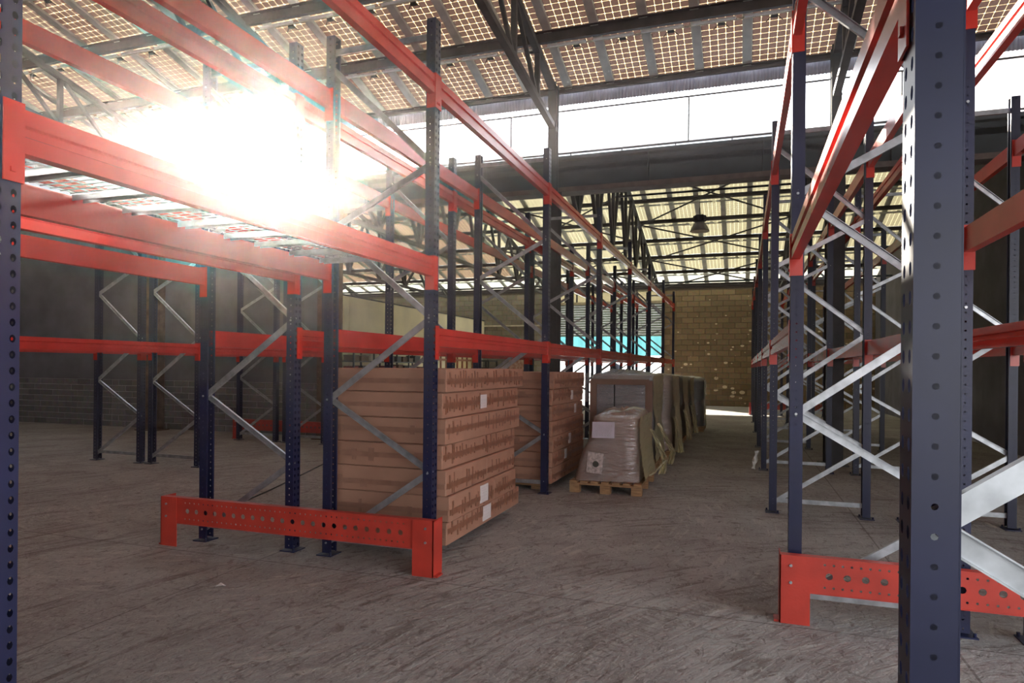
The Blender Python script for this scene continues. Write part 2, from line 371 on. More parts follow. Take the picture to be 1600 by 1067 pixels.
# gable infill above far wall not needed (roof eave); side gables close the hall ends
# door in far wall
dr = struct('door_1', MB().box(DX1, DX1+.12, YF-.06, YF+.05, 0, 4.8).box(DX0-.12, DX0, YF-.06, YF+.05, 0, 4.8).box(DX0, DX1, YF-.04, YF+.1, 4.2, 4.3), simple('door_frame_paint', (.42,.36,.24), .7))
z = 2.83; slm = MB().prof([(0,0),(.028,.02),(.034,.05),(.028,.08),(0,.098),(-.008,.05)], (0,0,0), (-(DX1-DX0),0,0)).mesh('shutter_slat', SHUT)
while z < 4.2:
    link('shutter_slat', slm, dr, (DX1, YF+.06, z)); z += .1
part('transom_pane', MB().box(DX0, DX1, YF+.04, YF+.05, 4.3, 4.78), MILK, dr)
tb = MB()
for i in range(1, 9): x = DX0 + i*(DX1-DX0)/9; tb.box(x-.03, x+.03, YF, YF+.04, 4.3, 4.78)
part('transom_bars', tb, PURL, dr)
sh = MB(); n = 40
for i in range(n):
    a = DX0+.02 + (DX1-DX0-.04)*i/n; b = DX0+.02+(DX1-DX0-.04)*(i+1)/n
    ya, yb = YF+.16+.03*math.sin(i*.9), YF+.16+.03*math.sin((i+1)*.9)
    sh.add([(a,ya,2.02),(b,yb,2.02),(b,yb,2.9),(a,ya,2.9),(a,ya+.01,2.02),(b,yb+.01,2.02),(b,yb+.01,2.9),(a,ya+.01,2.9)], [(0,1,2,3),(7,6,5,4),(0,4,5,1),(3,2,6,7)])
cyan = mat_milky('cyan_plastic', (.15,.27,.29), .0)
o = part('door_curtain', sh, cyan, None); tag(o, 'pale cyan plastic sheet hanging in the far doorway under the half-raised shutter', 'curtain')

# partition at left between the halls (plane YG), low blocks + render
pw = struct('wall_partition', MB().box(XL, -8.2, YG+.0, YG+.2, 0, 4.68), PLAST)
bg0 = MB().box(XL, -8.2, YG-.02, YG, 0, 1.12); part('joint_bed', bg0, simple('pale_mortar', (.36,.35,.37), .95), pw)
block_run(pw, -14.2, -8.2, YG-.02, 0, 1.12, .42, .14, BLOCKG)
block_run(pw, XL, -14.2, YG-.02, 0, 1.12, .42, .14, BLOCKG, single=False)
part('render_band', MB().box(XL, -8.2, YG-.045, YG, 1.12, 4.66), PLAST, pw)
# cream inner wall of the far hall, built of tall panels
ci = struct('wall_inner', MB().box(-11.2, -11.06, 12.2, 28.1, 0, 3.5), simple('wall_core', (.3,.27,.2), .9))
y = 12.3
while y < 27.6:
    y2 = min(y+2.42, 28.1)
    part('wall_panel', MB().box(-11.06, -11.02, y+.012, y2-.012, 2.08, 3.54), CREAM, ci)
    if not (22.4 < y < 27.2 ): part('wall_panel', MB().box(-11.06, -11.025, y+.012, y2-.012, .02, 2.05), CREAM, ci)
    y = y2
part('rail', MB().box(-11.02, -10.99, 12.3, 28.1, 2.02, 2.10), simple('cream_rail', (.72,.68,.52), .7), ci)
part('capping', MB().box(-11.22, -11.0, 12.2, 28.1, 3.54, 3.58), DARK, ci)
# framed window in the cream wall
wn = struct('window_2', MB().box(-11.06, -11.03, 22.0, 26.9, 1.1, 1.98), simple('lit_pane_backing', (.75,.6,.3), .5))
fr = MB()
for yy in (22.3, 23.0, 23.5, 24.0, 25.1, 25.6, 26.1, 26.7): fr.box(-11.03, -10.98, yy-.04, yy+.04, 1.1, 1.95)
fr.box(-11.03, -10.98, 22.0, 26.9, 1.72, 1.8)
part('window_frame', fr, simple('red_brown_frame', (.33,.10,.03), .6), wn)

hz = bpy.data.materials.new('glare_haze'); hz.use_nodes = True; hn = hz.node_tree; hn.nodes.clear()  # haze volume added to imitate lens glare and veil around the sun
vs_ = N(hn,'ShaderNodeVolumeScatter'); vs_.inputs['Density'].default_value=HAZE; vs_.inputs['Anisotropy'].default_value=.90; vs_.inputs['Color'].default_value=(1,.92,.95,1)
ho = N(hn,'ShaderNodeOutputMaterial'); hn.links.new(vs_.outputs[0], ho.inputs['Volume'])
air = struct('air_haze', MB().box(XL-1, XR+1, YB-1, YF+2.5, -.7, 10.5), hz); air['kind'] = 'stuff'; air['label'] = 'thin haze added through the hall to stand in for lens glare around the sun'; air['category'] = 'haze'

# ---------------- roofs (solar-glass panels between purlins)
SL = .26; ROW = 1.40; PIT = .775; NC = 33
CA = math.sqrt(1+SL*SL)
tilt = -math.atan(SL)           # far side lower: local +Y goes down along the slope
def panel_mesh(name, mat, L):
    h = .3125; b = MB()
    y0, y1 = 0.004, L-.004
    b.add([(-h,y0,0),(h,y0,0),(h,y1,0),(-h,y1,0)], [(3,2,1,0)], 0)
    b.add([(-h,y0,0),(h,y0,0),(h,y1,0),(-h,y1,0),(-h,y0,.008),(h,y0,.008),(h,y1,.008),(-h,y1,.008)], [(4,5,6,7),(0,1,5,4),(1,2,6,5),(2,3,7,6),(3,0,4,7)], 1)
    return b.mesh(name, [mat, GLASS])
def purlin_mb(x0, x1, hgt):
    return MB().prof([(0,0),(.07,0),(.07,.025),(.012,.025),(.012,hgt-.012),(.07,hgt-.012),(.07,hgt),(0,hgt)], (x0,0,-hgt), (x1,0,-hgt))
def roof(name, ye, ze, rows, x_off, special, matfn, sheet):
    ce = struct(name, sheet, SHEET)
    L = ROW*CA
    meshes = {}
    for r in range(rows):
        yt = ye - ROW*(r+1); zt = ze + SL*ROW*(r+1)
        for i in range(NC):
            x = x_off + PIT*(i - NC + 7) + PIT/2
            if x < XL or x > XR: continue
            mt = matfn(r, x)
            if mt.name not in meshes: meshes[mt.name] = panel_mesh('solar_panel', mt, L)
            link('solar_panel', meshes[mt.name], ce, (x, yt, zt), rot=(tilt,0,0))
    # trays between the panel columns
    tw = .0775; trm = MB()
    Ltot = ROW*rows*CA
    for r in range(rows):
        a = r*L; trm.prof([(-tw,-.03),(-tw+.012,-.045),(tw-.012,-.045),(tw,-.03),(tw,0.01),(-tw,0.01)], (0,a+.01,0), (0,a+L-.03,0))
    trme = trm.mesh('cable_tray', TRAY)
    for i in range(NC+1):
        x = x_off + PIT*(i - NC + 7)
        if XL < x < XR: link('cable_tray', trme, ce, (x, ye-ROW*rows, ze+SL*ROW*rows), rot=(tilt,0,0))
    # purlins, module rails
    pm = purlin_mb(XL, XR, .19 if ye < 20 else .12).mesh('purlin', PURL)
    pm0 = purlin_mb(XL, XR, .10).mesh('purlin', PURL)
    rl = MB(); x = XL
    while x < XR: rl.box(x+.06, x+PIT*.92, -.016, .016, -.016, .016); x += PIT
    rlm = rl.mesh('clamp_rail', ALU)
    cb = MB(); x = XL
    while x < XR: cb.box(x, x+.014, -.004, .004, -.06, .06); x += .030
    cb.box(XL, XR, -.006, .006, .055, .065).box(XL, XR, -.006, .006, -.065, -.055)
    cbm = cb.mesh('comb_strip', TRAY)
    for r in range(rows+1):
        yy = ye - ROW*r; zz = ze + SL*ROW*r
        link('purlin', pm if r else pm0, ce, (0, yy-.03, zz-.02))
        if r:
            link('clamp_rail', rlm, ce, (0, yy+.10, zz-.185)); c = link('comb_strip', cbm, ce, (0, yy+.19, zz-.165), rot=(math.radians(-55),0,0)); c['kind']='stuff'
    jb = MB().box(-.05,.05,-.03,.03,-.035,-.005).tube((-.05,0,-.03),(-.12,.07,-.06),.006,5).tube((.05,0,-.03),(.12,.07,-.06),.006,5).mesh('junction_box', BLACK)
    for r in range(min(rows, 7)):
        for i in range(NC):
            x = x_off + PIT*(i - NC + 7) + PIT/2
            if XL < x < XR and (r < 4): link('junction_box', jb, ce, (x, ye-ROW*(r+1)+.36, ze+SL*(ROW*(r+1)-.36)), rot=(tilt,0,0))
    return ce
ZE = 6.66
YRN = YG - ROW*7; ZRN = ZE + SL*ROW*7
sheetn = MB()
def corr(mb, xa, xb, y0, z0, y1, z1, p=.25, amp=.035, th=.01):
    n = int((xb-xa)/(p/2)); vs = []
    for i in range(n+1):
        x = xa + (xb-xa)*i/n; dz = amp if i % 2 else 0
        vs += [(x,y0,z0+dz),(x,y1,z1+dz)]
    b = len(vs); vs += [(a,c,d+th) for a,c,d in vs]
    fs = [(2*i,2*i+1,2*i+3,2*i+2) for i in range(n)] + [(b+2*i+2,b+2*i+3,b+2*i+1,b+2*i) for i in range(n)]
    mb.add(vs, fs)
corr(sheetn, XL, XR, YB, ZRN-SL*(YRN-YB), YRN, ZRN)
near_roof = roof('ceiling', YG, ZE, 7, .03, None, lambda r, x: PV, sheetn)
ZF = 4.97; YRF = YF - ROW*7; ZRF = ZF + SL*ROW*7
sheetf = MB(); corr(sheetf, XL, XR, YG+.2, 5.36, YRF, ZRF)
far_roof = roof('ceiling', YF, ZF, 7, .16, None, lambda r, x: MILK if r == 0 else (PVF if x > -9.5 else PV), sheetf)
# ridge caps
part('ridge_cap', MB().prof([(-.2,-.05),(0,.02),(.2,-.05),(.2,-.035),(0,.035),(-.2,-.035)], (XL,YRN,ZRN+.04),(XR,YRN,ZRN+.04)), SHEET, near_roof)
part('ridge_cap', MB().prof([(-.2,-.05),(0,.02),(.2,-.05),(.2,-.035),(0,.035),(-.2,-.035)], (XL,YRF,ZRF+.04),(XR,YRF,ZRF+.04)), SHEET, far_roof)
# corrugated skirt under the near eave: separate vertical ribs
sk = MB(); x = XL; vs = []
n = int((XR-XL)/.014); 
for i in range(n+1):
    xx = XL + .014*i; dy = (0,0,.022,.022)[i % 4]
    vs += [(xx, YG+.05+dy, 6.37), (xx, YG+.05+dy, 6.68)]
sk.add(vs, [(2*i,2*i+2,2*i+3,2*i+1) for i in range(n)])
sk.add([(a,b+.006,c) for a,b,c in vs], [(2*i,2*i+1,2*i+3,2*i+2) for i in range(n)])
struct('trim_1', sk, SKIRT)
# clerestory window: thin rails and mullions, panes
wi = struct('window_1', MB().box(XL, XR, YG+.1, YG+.125, 6.27, 6.295).box(XL, XR, YG+.1, YG+.125, 5.475, 5.50), PURL)
ml = MB()
x = -.93 - 1.65*12
i = 0
while x < XR:
    if x > XL: part('mullion', MB().box(x-.012, x+.012, YG+.1, YG+.125, 5.5, 6.27), PURL, wi)
    x += 3.3
x = -.2 - .95*22
while x < XR:
    if x > XL: ml.box(x-.01, x+.01, YG+.1, YG+.12, 5.36, 5.475)
    x += .95
part('post_row', ml, PURL, wi)

# girder: built-up beam with ledges
gd = thing('crane_girder', 'long blue-grey steel girder spanning the hall under the bright clerestory strip', 'girder', (0, YG, 4.7))
part('web', MB().box(XL, XR, -.02, .02, .08, .62), GIRD, gd)
part('top_flange', MB().box(XL, XR, -.14, .14, .60, .665), GIRD, gd)
part('upper_angle', MB().prof([(0,0),(.12,0),(.12,.02),(.02,.02),(.02,.10),(0,.10)], (XR,-.02,.41), (XL,-.02,.41)), simple('light_ledge', (.18,.2,.22), .5), gd)
part('bottom_flange', MB().box(XL, XR, -.16, .16, 0, .09), simple('brown_flange', (.13,.10,.09), .6, var=.2), gd)
stf = MB().box(-.01,.01,-.13,-.02,.09,.6).mesh('stiffener', GIRD)
for i in range(14): link('stiffener', stf, gd, (XR-.6-1.9*i, 0, 0))

# columns
def column(x, label, lower, mat_low):
    c = thing('steel_column', label, 'column', (x, YG-.33, 0))
    def hprof(w, d, t=.014): return [(-w/2,-d/2),(w/2,-d/2),(w/2,-d/2+t),(t/2,-d/2+t),(t/2,d/2-t),(w/2,d/2-t),(w/2,d/2),(-w/2,d/2),(-w/2,d/2-t),(-t/2,d/2-t),(-t/2,-d/2+t),(-w/2,-d/2+t)]
    part('lower_shaft', MB().prof(hprof(lower, .3), (0,0,.02), (0,0,4.7), (0,1,0)), mat_low, c)
    part('upper_shaft', MB().prof(hprof(.15, .2), (0,.0,4.7), (0,.0,6.62), (0,1,0)), GIRD, c)
    part('base_plate', MB().box(-lower/2-.08,lower/2+.08,-.22,.22,0,.02), mat_low, c)
    rv = MB()
    for k in range(34):
        for sx in (-1,1): rv.tube((sx*(lower/2-.03),-.15,.15+k*.135),(sx*(lower/2-.03),-.163,.15+k*.135),.012,6)
    part('rivets', rv, mat_low, c)
    sb = MB()
    for k in range(12): sb.box(.075,.082,-.1+.0,-.08,4.9+k*.13,4.93+k*.13)
    part('bolt_strip', sb, GIRD, c)
    return c
column(-3.27, 'dark steel column standing between the back-to-back racks in mid hall', .26, DARK)
column(-7.95, 'brown rusty steel column at the end of the grey partition wall', .40, COLB)
column(-12.63, 'rusty steel column in front of the partition, left of the brown one', .40, COLB)
column(1.365, 'steel column behind the right-hand racks', .26, DARK)

# trusses
TL = {-3.27:'over the back-to-back left racks', -7.95:'ending at the brown rusty column', -12.63:'left of the brown column', -17.3:'near the left wall', 1.365:'over the right-hand racks'}
def truss(x, which):
    if which == 'near':
        t = thing('roof_truss', 'dark steel truss under the near solar roof, ' + TL[x], 'truss', (x, YG-.2, 6.3), group='trusses under the near roof')
        o = Vector((x, YG-.2, 6.3)); top = lambda y: ZE - .02 -.1 + SL*(YG-y) - .13
        bot = lambda y: 5.8 + .128*(11.86-y)
        ys = [11.75, 10.66, 9.45, 8.1, 6.7, 5.0, 3.2]
    else:
        t = thing('roof_truss', 'dark steel truss under the far solar roof, ' + TL[x], 'truss', (x, YF-.2, 4.6), group='trusses under the far roof')
        o = Vector((x, YF-.2, 4.6))
        top = lambda y: (ZF + SL*(YF-y) - .28) if y > YRF else (ZRF - (ZRF-5.34)/(YRF-YG)*(YRF-y) - .12)
        bot = lambda y: 4.62
        ys = [27.6 - 1.0*k for k in range(16)]
    tc = MB(); pts = [Vector((0, y-o.y, top(y)-o.z)) for y in ys]
    for a, b in zip(pts, pts[1:]): tc.bar(a, b, .11, .10)
    part('top_chord', tc, DARK, t)
    bc = MB(); bp = [Vector((0, y-o.y, bot(y)-o.z)) for y in ys]
    for a, b in zip(bp, bp[1:]): bc.bar(a, b, .11, .09)
    part('bottom_chord', bc, DARK, t)
    for k in range(len(ys)):
        if which == 'near':
            part('web_bar', MB().bar(pts[k], bp[k], .08, .08, (0,1,0)), DARK, t)
            if k+1 < len(ys) and k: part('web_bar', MB().bar(bp[k], pts[k+1], .06, .06), DARK, t)
        else:
            if k % 2 == 0:
                part('web_bar', MB().bar(pts[k], bp[k], .085, .085, (0,1,0)), DARK, t)
                if k+1 < len(ys): part('web_bar', MB().bar(bp[k], pts[k+1], .075, .075), DARK, t)
            else:
                if k+1 < len(ys): part('web_bar', MB().bar(pts[k], bp[k+1], .075, .075), DARK, t)
    return t
for x in (-3.27, -7.95, -12.63, -17.3, 1.365): truss(x, 'near'); truss(x, 'far')
# sway rods (thin crossed bars) between trusses
def rods(x0, x1, y0, y1, zf, label, name='sway_bracing'):
    t = thing(name, label, 'bracing', ((x0+x1)/2, y0, zf(y0)))
    o = t.location
    for a, b in (((x0,y0),(x1,y1)), ((x1,y0),(x0,y1))):
        p = Vector((a[0],a[1],zf(a[1])))-o; q = Vector((b[0],b[1],zf(b[1])))-o
        part('rod', MB().tube(p, q, .026, 6), DARK, t)
zt = lambda y: ZF + SL*(YF-y) - .32
rods(-3.2, 1.35, 18.6, 22.2, zt, 'crossed thin rods under the far roof, the pair nearest the girder')
rods(-3.2, 1.35, 22.2, 25.0, zt, 'crossed thin rods under the far roof, the pair in the middle above the lamp')
rods(-3.2, 1.35, 25.0, 27.8, zt, 'crossed thin rods under the far roof, the pair nearest the block wall')
rods(-7.9, -3.35, 20.0, 23.5, zt, 'crossed thin rods under the far roof left of the dark column, nearer pair')
rods(-7.9, -3.35, 23.5, 27.5, zt, 'crossed thin rods under the far roof left of the dark column, farther pair')
rods(-12.5, -8.0, 20.0, 24.0, zt, 'crossed thin rods under the far roof above the cream wall')
for k, yy in ((3, 25.2),):
    t = thing('tie_bar', 'long horizontal tie bar between the far trusses near the far wall', 'bar', (0, yy, 4.66))
    part('bar', MB().bar((XL,0,0),(XR,0,0),.06,.06), GIRD, t)

# ------------------------------------------------------------------ racking
UH = 4.1
def upright_mesh():
    b = MB(); n = 80; vz = [.02 + (UH-.02)*i/n for i in range(n+1)]
    b.plate((0,-.045,0), (0,1,0), (0,0,1), [0,.045,.09], vz, lambda i, j: (.0095,.013) if (j+i) % 2 == 0 or True else 0)
    for s in (-1, 1):
        if s > 0: b.plate((0,.045,0), (-1,0,0), (0,0,1), [0,.022,.048,.072], vz, lambda i, j: .006 if i == 1 else 0)
        else: b.plate((-.072,-.045,0), (1,0,0), (0,0,1), [0,.024,.05,.072], vz, lambda i, j: .006 if i == 1 else 0)
        b.box(-.074,-.071, min(s*.045,s*.028), max(s*.045,s*.028), .02, UH)
    b.box(-.072, 0, -.045, .045, UH-.003, UH)
    return b.mesh('upright', BLUE)
UPM = upright_mesh()
FPM = MB().box(-.10,.035,-.075,.075,0,.008).tube((.02,-.055,.008),(.02,-.055,.03),.009,6).tube((-.085,.055,.008),(-.085,.055,.03),.009,6).mesh('foot_plate', BLUE)
def brace_mesh(p, q):
    t = .003; w_ = .045; d_ = .022
    return MB().prof([(-d_/2,-w_/2),(d_/2,-w_/2),(d_/2,-w_/2+t),(-d_/2+t,-w_/2+t),(-d_/2+t,w_/2-t),(d_/2,w_/2-t),(d_/2,w_/2),(-d_/2,w_/2)], p, q, (0,0,1)).mesh('brace', GALV)
W = .95
nodes_r = [3.85, 2.57, 1.23, .10]; nodes_f = [3.02, 1.86, .70]
seq = []
for k in range(3): seq += [(0, nodes_r[k]), (1, nodes_f[k])]
seq.append((0, nodes_r[3]))
BR = []
for k, (a, b) in enumerate(zip(seq, seq[1:])):
    pa = (-.035 if a[0] else -W+.035, (-1)**k*.012, a[1]); pb = (-.035 if b[0] else -W+.035, (-1)**k*.012, b[1])
    BR.append(brace_mesh(pa, pb))
BR.append(brace_mesh((-.04,0,3.98), (-W+.04,0,3.98))); BR.append(brace_mesh((-.04,0,.13), (-W+.04,0,.13)))
BOLT = MB().tube((0,-.052,0),(0,.052,0),.008,8).mesh('brace_bolt', GALV)
BH = .14
def beam_mesh(L):
    H = BH
    # face outward = +side. swept along +Y: side = d x up = +X
    pr = [(0,0),(0,.052),(-.013,.058),(-.013,.084),(0,.090),(0,H),(-.012,H),(-.05,H),(-.05,0)]
    return MB().prof(pr, (0,.0,0), (0,L,0)).mesh('beam', RED)
PITY = 3.1
BM = beam_mesh(PITY-.09)
CN = MB().box(.001,.006,-.06,.006,-.10,.155).box(-.068,.001,.001,.006,-.10,.155)
CN.box(.006,.012,-.04,-.025,-.07,-.055)
CONN = CN.mesh('connector', RED)
def add_beam(root, x, y0, z, face):
    """beam from frame at y0 to y0+PITY, face=+1 outer face to +X"""
    if face > 0: b = link('beam', BM, root, (x, y0+.045, z))
    else: b = link('beam', BM, root, (x, y0+PITY-.045, z), math.pi)
    link('connector', CONN, b, (.002, 0, 0)).scale = (1,1,1)
    c = link('connector', CONN, b, (.002, PITY-.09, 0)); c.scale = (1,-1,1)
    return b
def rack(xf, ys, label, levels, bolts_at=(), z0=0, group=None):
    """xf: aisle-side face; frame depth W towards -X. levels(i)-> list of beam z for bay i"""
    t = thing('pallet_rack', label, 'rack', (xf, ys[0], 0))
    for k, y in enumerate(ys):
        dy = y - ys[0]
        link('upright', UPM, t, (0, dy, 0)); link('upright', UPM, t, (-W, dy, 0), math.pi)
        link('foot_plate', FPM, t, (0, dy, 0)); link('foot_plate', FPM, t, (-W, dy, 0), math.pi)
        for m in BR: link('brace', m, t, (0, dy, 0))
        if k in bolts_at:
            for sd, zz in seq: link('brace_bolt', BOLT, t, (-.035 if sd else -W+.035, dy, zz))
    for k in range(len(ys)-1):
        for zz in levels(k):
            add_beam(t, 0, ys[k]-ys[0], zz, 1); add_beam(t, -W, ys[k]-ys[0], zz, -1)
    return t
L1, L2, L3 = 1.65, 2.17, 3.53
XA, XB = -2.18, -3.41
Y0 = 4.56
lv = lambda k: [L2, L3] if k == 0 else [L1, L3]
lvB = lv
rowA = rack(XA, [Y0+PITY*(k-1) for k in range(8)], 'long red and navy pallet rack along the left of the aisle, cartons standing under it', lv, (1,2))
rowB = rack(XB, [Y0+PITY*(k-1) for k in range(8)], 'red and navy pallet rack standing back to back behind the left aisle rack', lvB, (1,))
DXF = .275
rowD = rack(DXF+W, [4.45+PITY*(k-1) for k in range(8)], 'red and navy pallet rack along the right edge of the aisle', lv, (1,))
rowE = rack(DXF+W+.28+W, [4.45+PITY*(k-1) for k in range(8)], 'red and navy pallet rack back to back behind the right aisle rack', lv)
ysC = [10.85-PITY*k for k in (3,2,1,0)]
rowC1 = rack(-7.47, ysC, 'far-left pallet rack near the grey partition, its aisle-side row', lambda k: [L1, L3])
rowC2 = rack(-8.57, ysC, 'far-left pallet rack near the grey partition, the row behind', lambda k: [L1, L3])

# mesh decks in the bridging bay of row A
def deck():
    b = MB(); dx = .80; dy = .96
    for i in range(20): y = .01 + i*dy/19.4; b.box(0, dx, y-.0022, y+.0022, 0, .0044)
    for i in range(9): x = .01 + i*(dx-.02)/8; b.box(x-.0022, x+.0022, 0, dy, .0044, .009)
    return b
DKM = deck().mesh('wire_mesh', GALV)
CHM = MB().prof([(-.03,0),(.03,0),(.03,-.03),(.026,-.03),(.026,-.004),(-.026,-.004),(-.026,-.03),(-.03,-.03)], (0,0,0), (.80,0,0)).mesh('support_channel', GALV)
for k, nm in enumerate(('nearest the camera', 'in the middle of the bay', 'next to the red connector')):
    t = thing('wire_deck', 'galvanised wire mesh deck laid on the red beams, ' + nm, 'rack deck', (XA-W+.075, Y0-PITY+.08+k*.995, L2+BH+.001), group=None)
    m_ = link('wire_mesh', DKM, t); m_['kind'] = 'stuff'
    for yy in (.12, .48, .84): link('support_channel', CHM, t, (0, yy, 0))

# end guards
def guard(xl, xr, y, label, face=-1):
    t = thing('rack_guard', label, 'rack guard', (xl, y, 0))
    Lg = xr - xl; z0, z1 = .19, .40
    b = MB()
    n = int((Lg-.5)/.09); u = [0, .22] + [.22 + (Lg-.44)*i/n for i in range(1, n)] + [Lg-.22, Lg]
    for (yo, flip) in ((0, 1), (.004, -1)):
        b.plate((0,yo,z0), (1,0,0), (0,0,1), u, [.062,.15], lambda i, j: .0205 if 0 < i < len(u)-2 else 0)
        u2 = [0, .22] + [.22 + (Lg-.44)*i/(2*n) for i in range(1, 2*n)] + [Lg-.22, Lg]
        for v0, v1 in ((.018,.062),(.15,.194)):
            b.plate((0,yo,z0), (1,0,0), (0,0,1), u2, [v0,v1], lambda i, j: .0075 if 0 < i < len(u2)-2 else 0)
        b.plate((0,yo,z0), (1,0,0), (0,0,1), [0,Lg], [0,.018], lambda i,j: 0); b.plate((0,yo,z0), (1,0,0), (0,0,1), [0,Lg], [.194,.21], lambda i,j: 0)
    b.box(0, Lg, -.004, .055, z1-.004, z1+.002); b.box(0, Lg, -.004, .03, z0-.002, z0+.003)
    part('perforated_rail', b, REDD, t)
    for s, x0 in ((1, 0.0), (-1, Lg)):
        f = MB(); xa, xb = (x0, x0+.165) if s > 0 else (x0-.165, x0)
        f.box(xa, xb, -.012, -.005, 0, z1+.004)
        xo = x0 if s > 0 else x0-.006
        f.box(xo, xo+.006, -.012, .14, 0, z1+.004)
        f.box(min(x0, x0-s*.03), max(x0, x0-s*.03), -.0, .09, 0, .012)
        p_ = part('foot', f, REDD, t)
        bl = MB()
        for zz in (.345, .245): bl.tube((x0+s*.06,-.02,zz),(x0+s*.06,-.011,zz),.009,8)
        part('bolt_pair', bl, GALV, p_)
    return t
guard(-4.55, -2.06, 4.31, 'red perforated end guard across the near end of the left racks')
guard(.22, 2.75, 4.28, 'red end guard across the near end of the right racks')
guard(-9.75, -7.25, 10.98, 'red end guard by the grey partition behind the far-left racks')
guard(.22, 2.75, 23.35, 'red end guard across the far end of the right racks')
guard(-4.55, -2.06, 23.4, 'red end guard across the far end of the left racks')

# ------------------------------------------------------------------ cartons
def carton(x0, x1, y0, y1, z0, z1, label, tape=1, sticker=None, seed=0, group=None, ends=True, cx=0):
    r = random.Random(seed*31+5)
    t = thing('carton', label, 'carton', ((x0+x1)/2, (y0+y1)/2, z0), group=group)
    hx, hy, h = (x1-x0)/2, (y1-y0)/2, z1-z0-.004
    e = .006; b = MB()
    def ring(z, k): return [(-hx+k,-hy,z),(hx-k,-hy,z),(hx,-hy+k,z),(hx,hy-k,z),(hx-k,hy,z),(-hx+k,hy,z),(-hx,hy-k,z),(-hx,-hy+k,z)]
    def ring2(z, k): return [(-hx+k,-hy+k,z),(hx-k,-hy+k,z),(hx-k,-hy+k,z),(hx-k,hy-k,z),(hx-k,hy-k,z),(-hx+k,hy-k,z),(-hx+k,hy-k,z),(-hx+k,-hy+k,z)]
    sag = r.uniform(.0,.006)
    vs = ring2(0,e*1.2) + ring(e,e) + ring(h*.48,e) + [(a*1.0+ (.0 if abs(a)<hx-.01 else math.copysign(sag,a)), b_, c) for a,b_,c in ring(h*.5,e)] + ring(h-e,e) + ring2(h,e*1.2)
    fs = []
    for k in range(5):
        for i in range(8): fs.append((k*8+i, k*8+(i+1)%8, (k+1)*8+(i+1)%8, (k+1)*8+i))
    fs += [tuple(range(7,-1,-1)), tuple(range(40,48))]
    b.add(vs, fs); part('box', b, CARD, t)
    if tape:
        tp = MB(); te = MB(); g = .0018 + sag
        zb = h*r.uniform(.42,.62); tw = .022
        if tape == 2: zb = h*.38
        # band along the aisle side with drips of short tape pieces
        tp.box(hx-.001, hx+g, -hy+.01, hy-.01, zb-tw, zb+tw)
        y = -hy + .05
        while y < hy - .05:
            a = r.uniform(.012,.032); dn = r.uniform(.0,.05); up = r.uniform(.0,.075)
            if r.random() < .85: tp.box(hx-.001, hx+g+.0008, y, y+a, max(.006, zb-tw-dn), min(h-.004, zb+tw+up))
            y += r.uniform(.035,.085)
        if ends:
            x = -hx + .05
            te.box(-hx+.01, hx-.01, -hy-g, -hy+.001, zb-tw*.9, zb+tw*.9)
            while x < hx-.08:
                a = r.uniform(.02,.09)
                if r.random() < .55: te.box(x, min(x+a, hx-.01), -hy-g-.0008, -hy+.001, max(.006, zb-tw-r.uniform(0,.04)), min(h-.004, zb+tw+r.uniform(0,.04)))
                x += r.uniform(.1,.25)
        part('tape', tp, TAPE, t)
        if te.v: part('end_tape', te, TAPE2, t)
    if sticker is not None:
        sag = max(sag, 0)
        yc, zc, sw, shh = sticker
        s_ = MB().box(hx-.001, hx+sag+.005, yc-sw/2, yc+sw/2, zc-shh/2, zc+shh/2)
        so = part('paper_label', s_, PAPER, t); so['label'] = 'white paper label'
        ln = MB(); z = zc+shh*.36
        while z > zc-shh*.4:
            y = yc - sw*.38
            while y < yc+sw*.3:
                q = r.uniform(.008,.02); ln.box(hx+sag+.0045, hx+sag+.006, y, min(y+q, yc+sw*.42), z-.0012, z+.0012); y += q+.02
            z -= r.uniform(.022,.034)
        part('print_lines', ln, simple('ink', (.42,.38,.40), .8) if 'ink' not in bpy.data.materials else bpy.data.materials['ink'], so)
    return t
def wood_pallet(x0, y0, lx, ly, label, name='wooden_pallet', rz=0, h=.13, nb=7, mat=None):
    mat = mat or WOOD
    t = thing(name, label, 'pallet', (x0, y0, 0), rz)
    bh = h-.044
    for i in range(3):
        for j in range(3):
            x = (0, lx/2-.06, lx-.12)[i]; y = (0, ly/2-.05, ly-.1)[j]
            part('block', MB().box(x, x+.12, y, y+.1, .0, bh), mat, t)
    for j in range(3):
        y = (0, ly/2-.05, ly-.1)[j]; part('stringer', MB().box(0, lx, y, y+.1, bh, bh+.022), mat, t)
    for i in range(nb):
        x = i*(lx-.09)/(nb-1); part('deck_board', MB().box(x, x+.09, 0, ly, bh+.022, h), mat, t)
    return t
wood_pallet(-3.18, 4.90, .80, 1.35, 'low wooden pallet hidden under the nearest stack of cartons', h=.095)
lay = [ # x right, y end, z0, z1
 (-2.165, 6.53, .10, .28), (-2.15, 6.38, .28, .485), (-2.17, 6.40, .485, .69), (-2.20, 6.48, .69, .885), (-2.175, 6.56, .885, 1.09), (-2.20, 6.57, 1.09, 1.295), (-2.175, 6.66, 1.295, 1.485)]
names = ['bottom', 'second from bottom', 'third from bottom', 'fourth from bottom', 'fifth from bottom', 'second from top', 'top']
YS = [4.76, 4.77, 4.75, 4.74, 4.75, 4.74, 4.75]
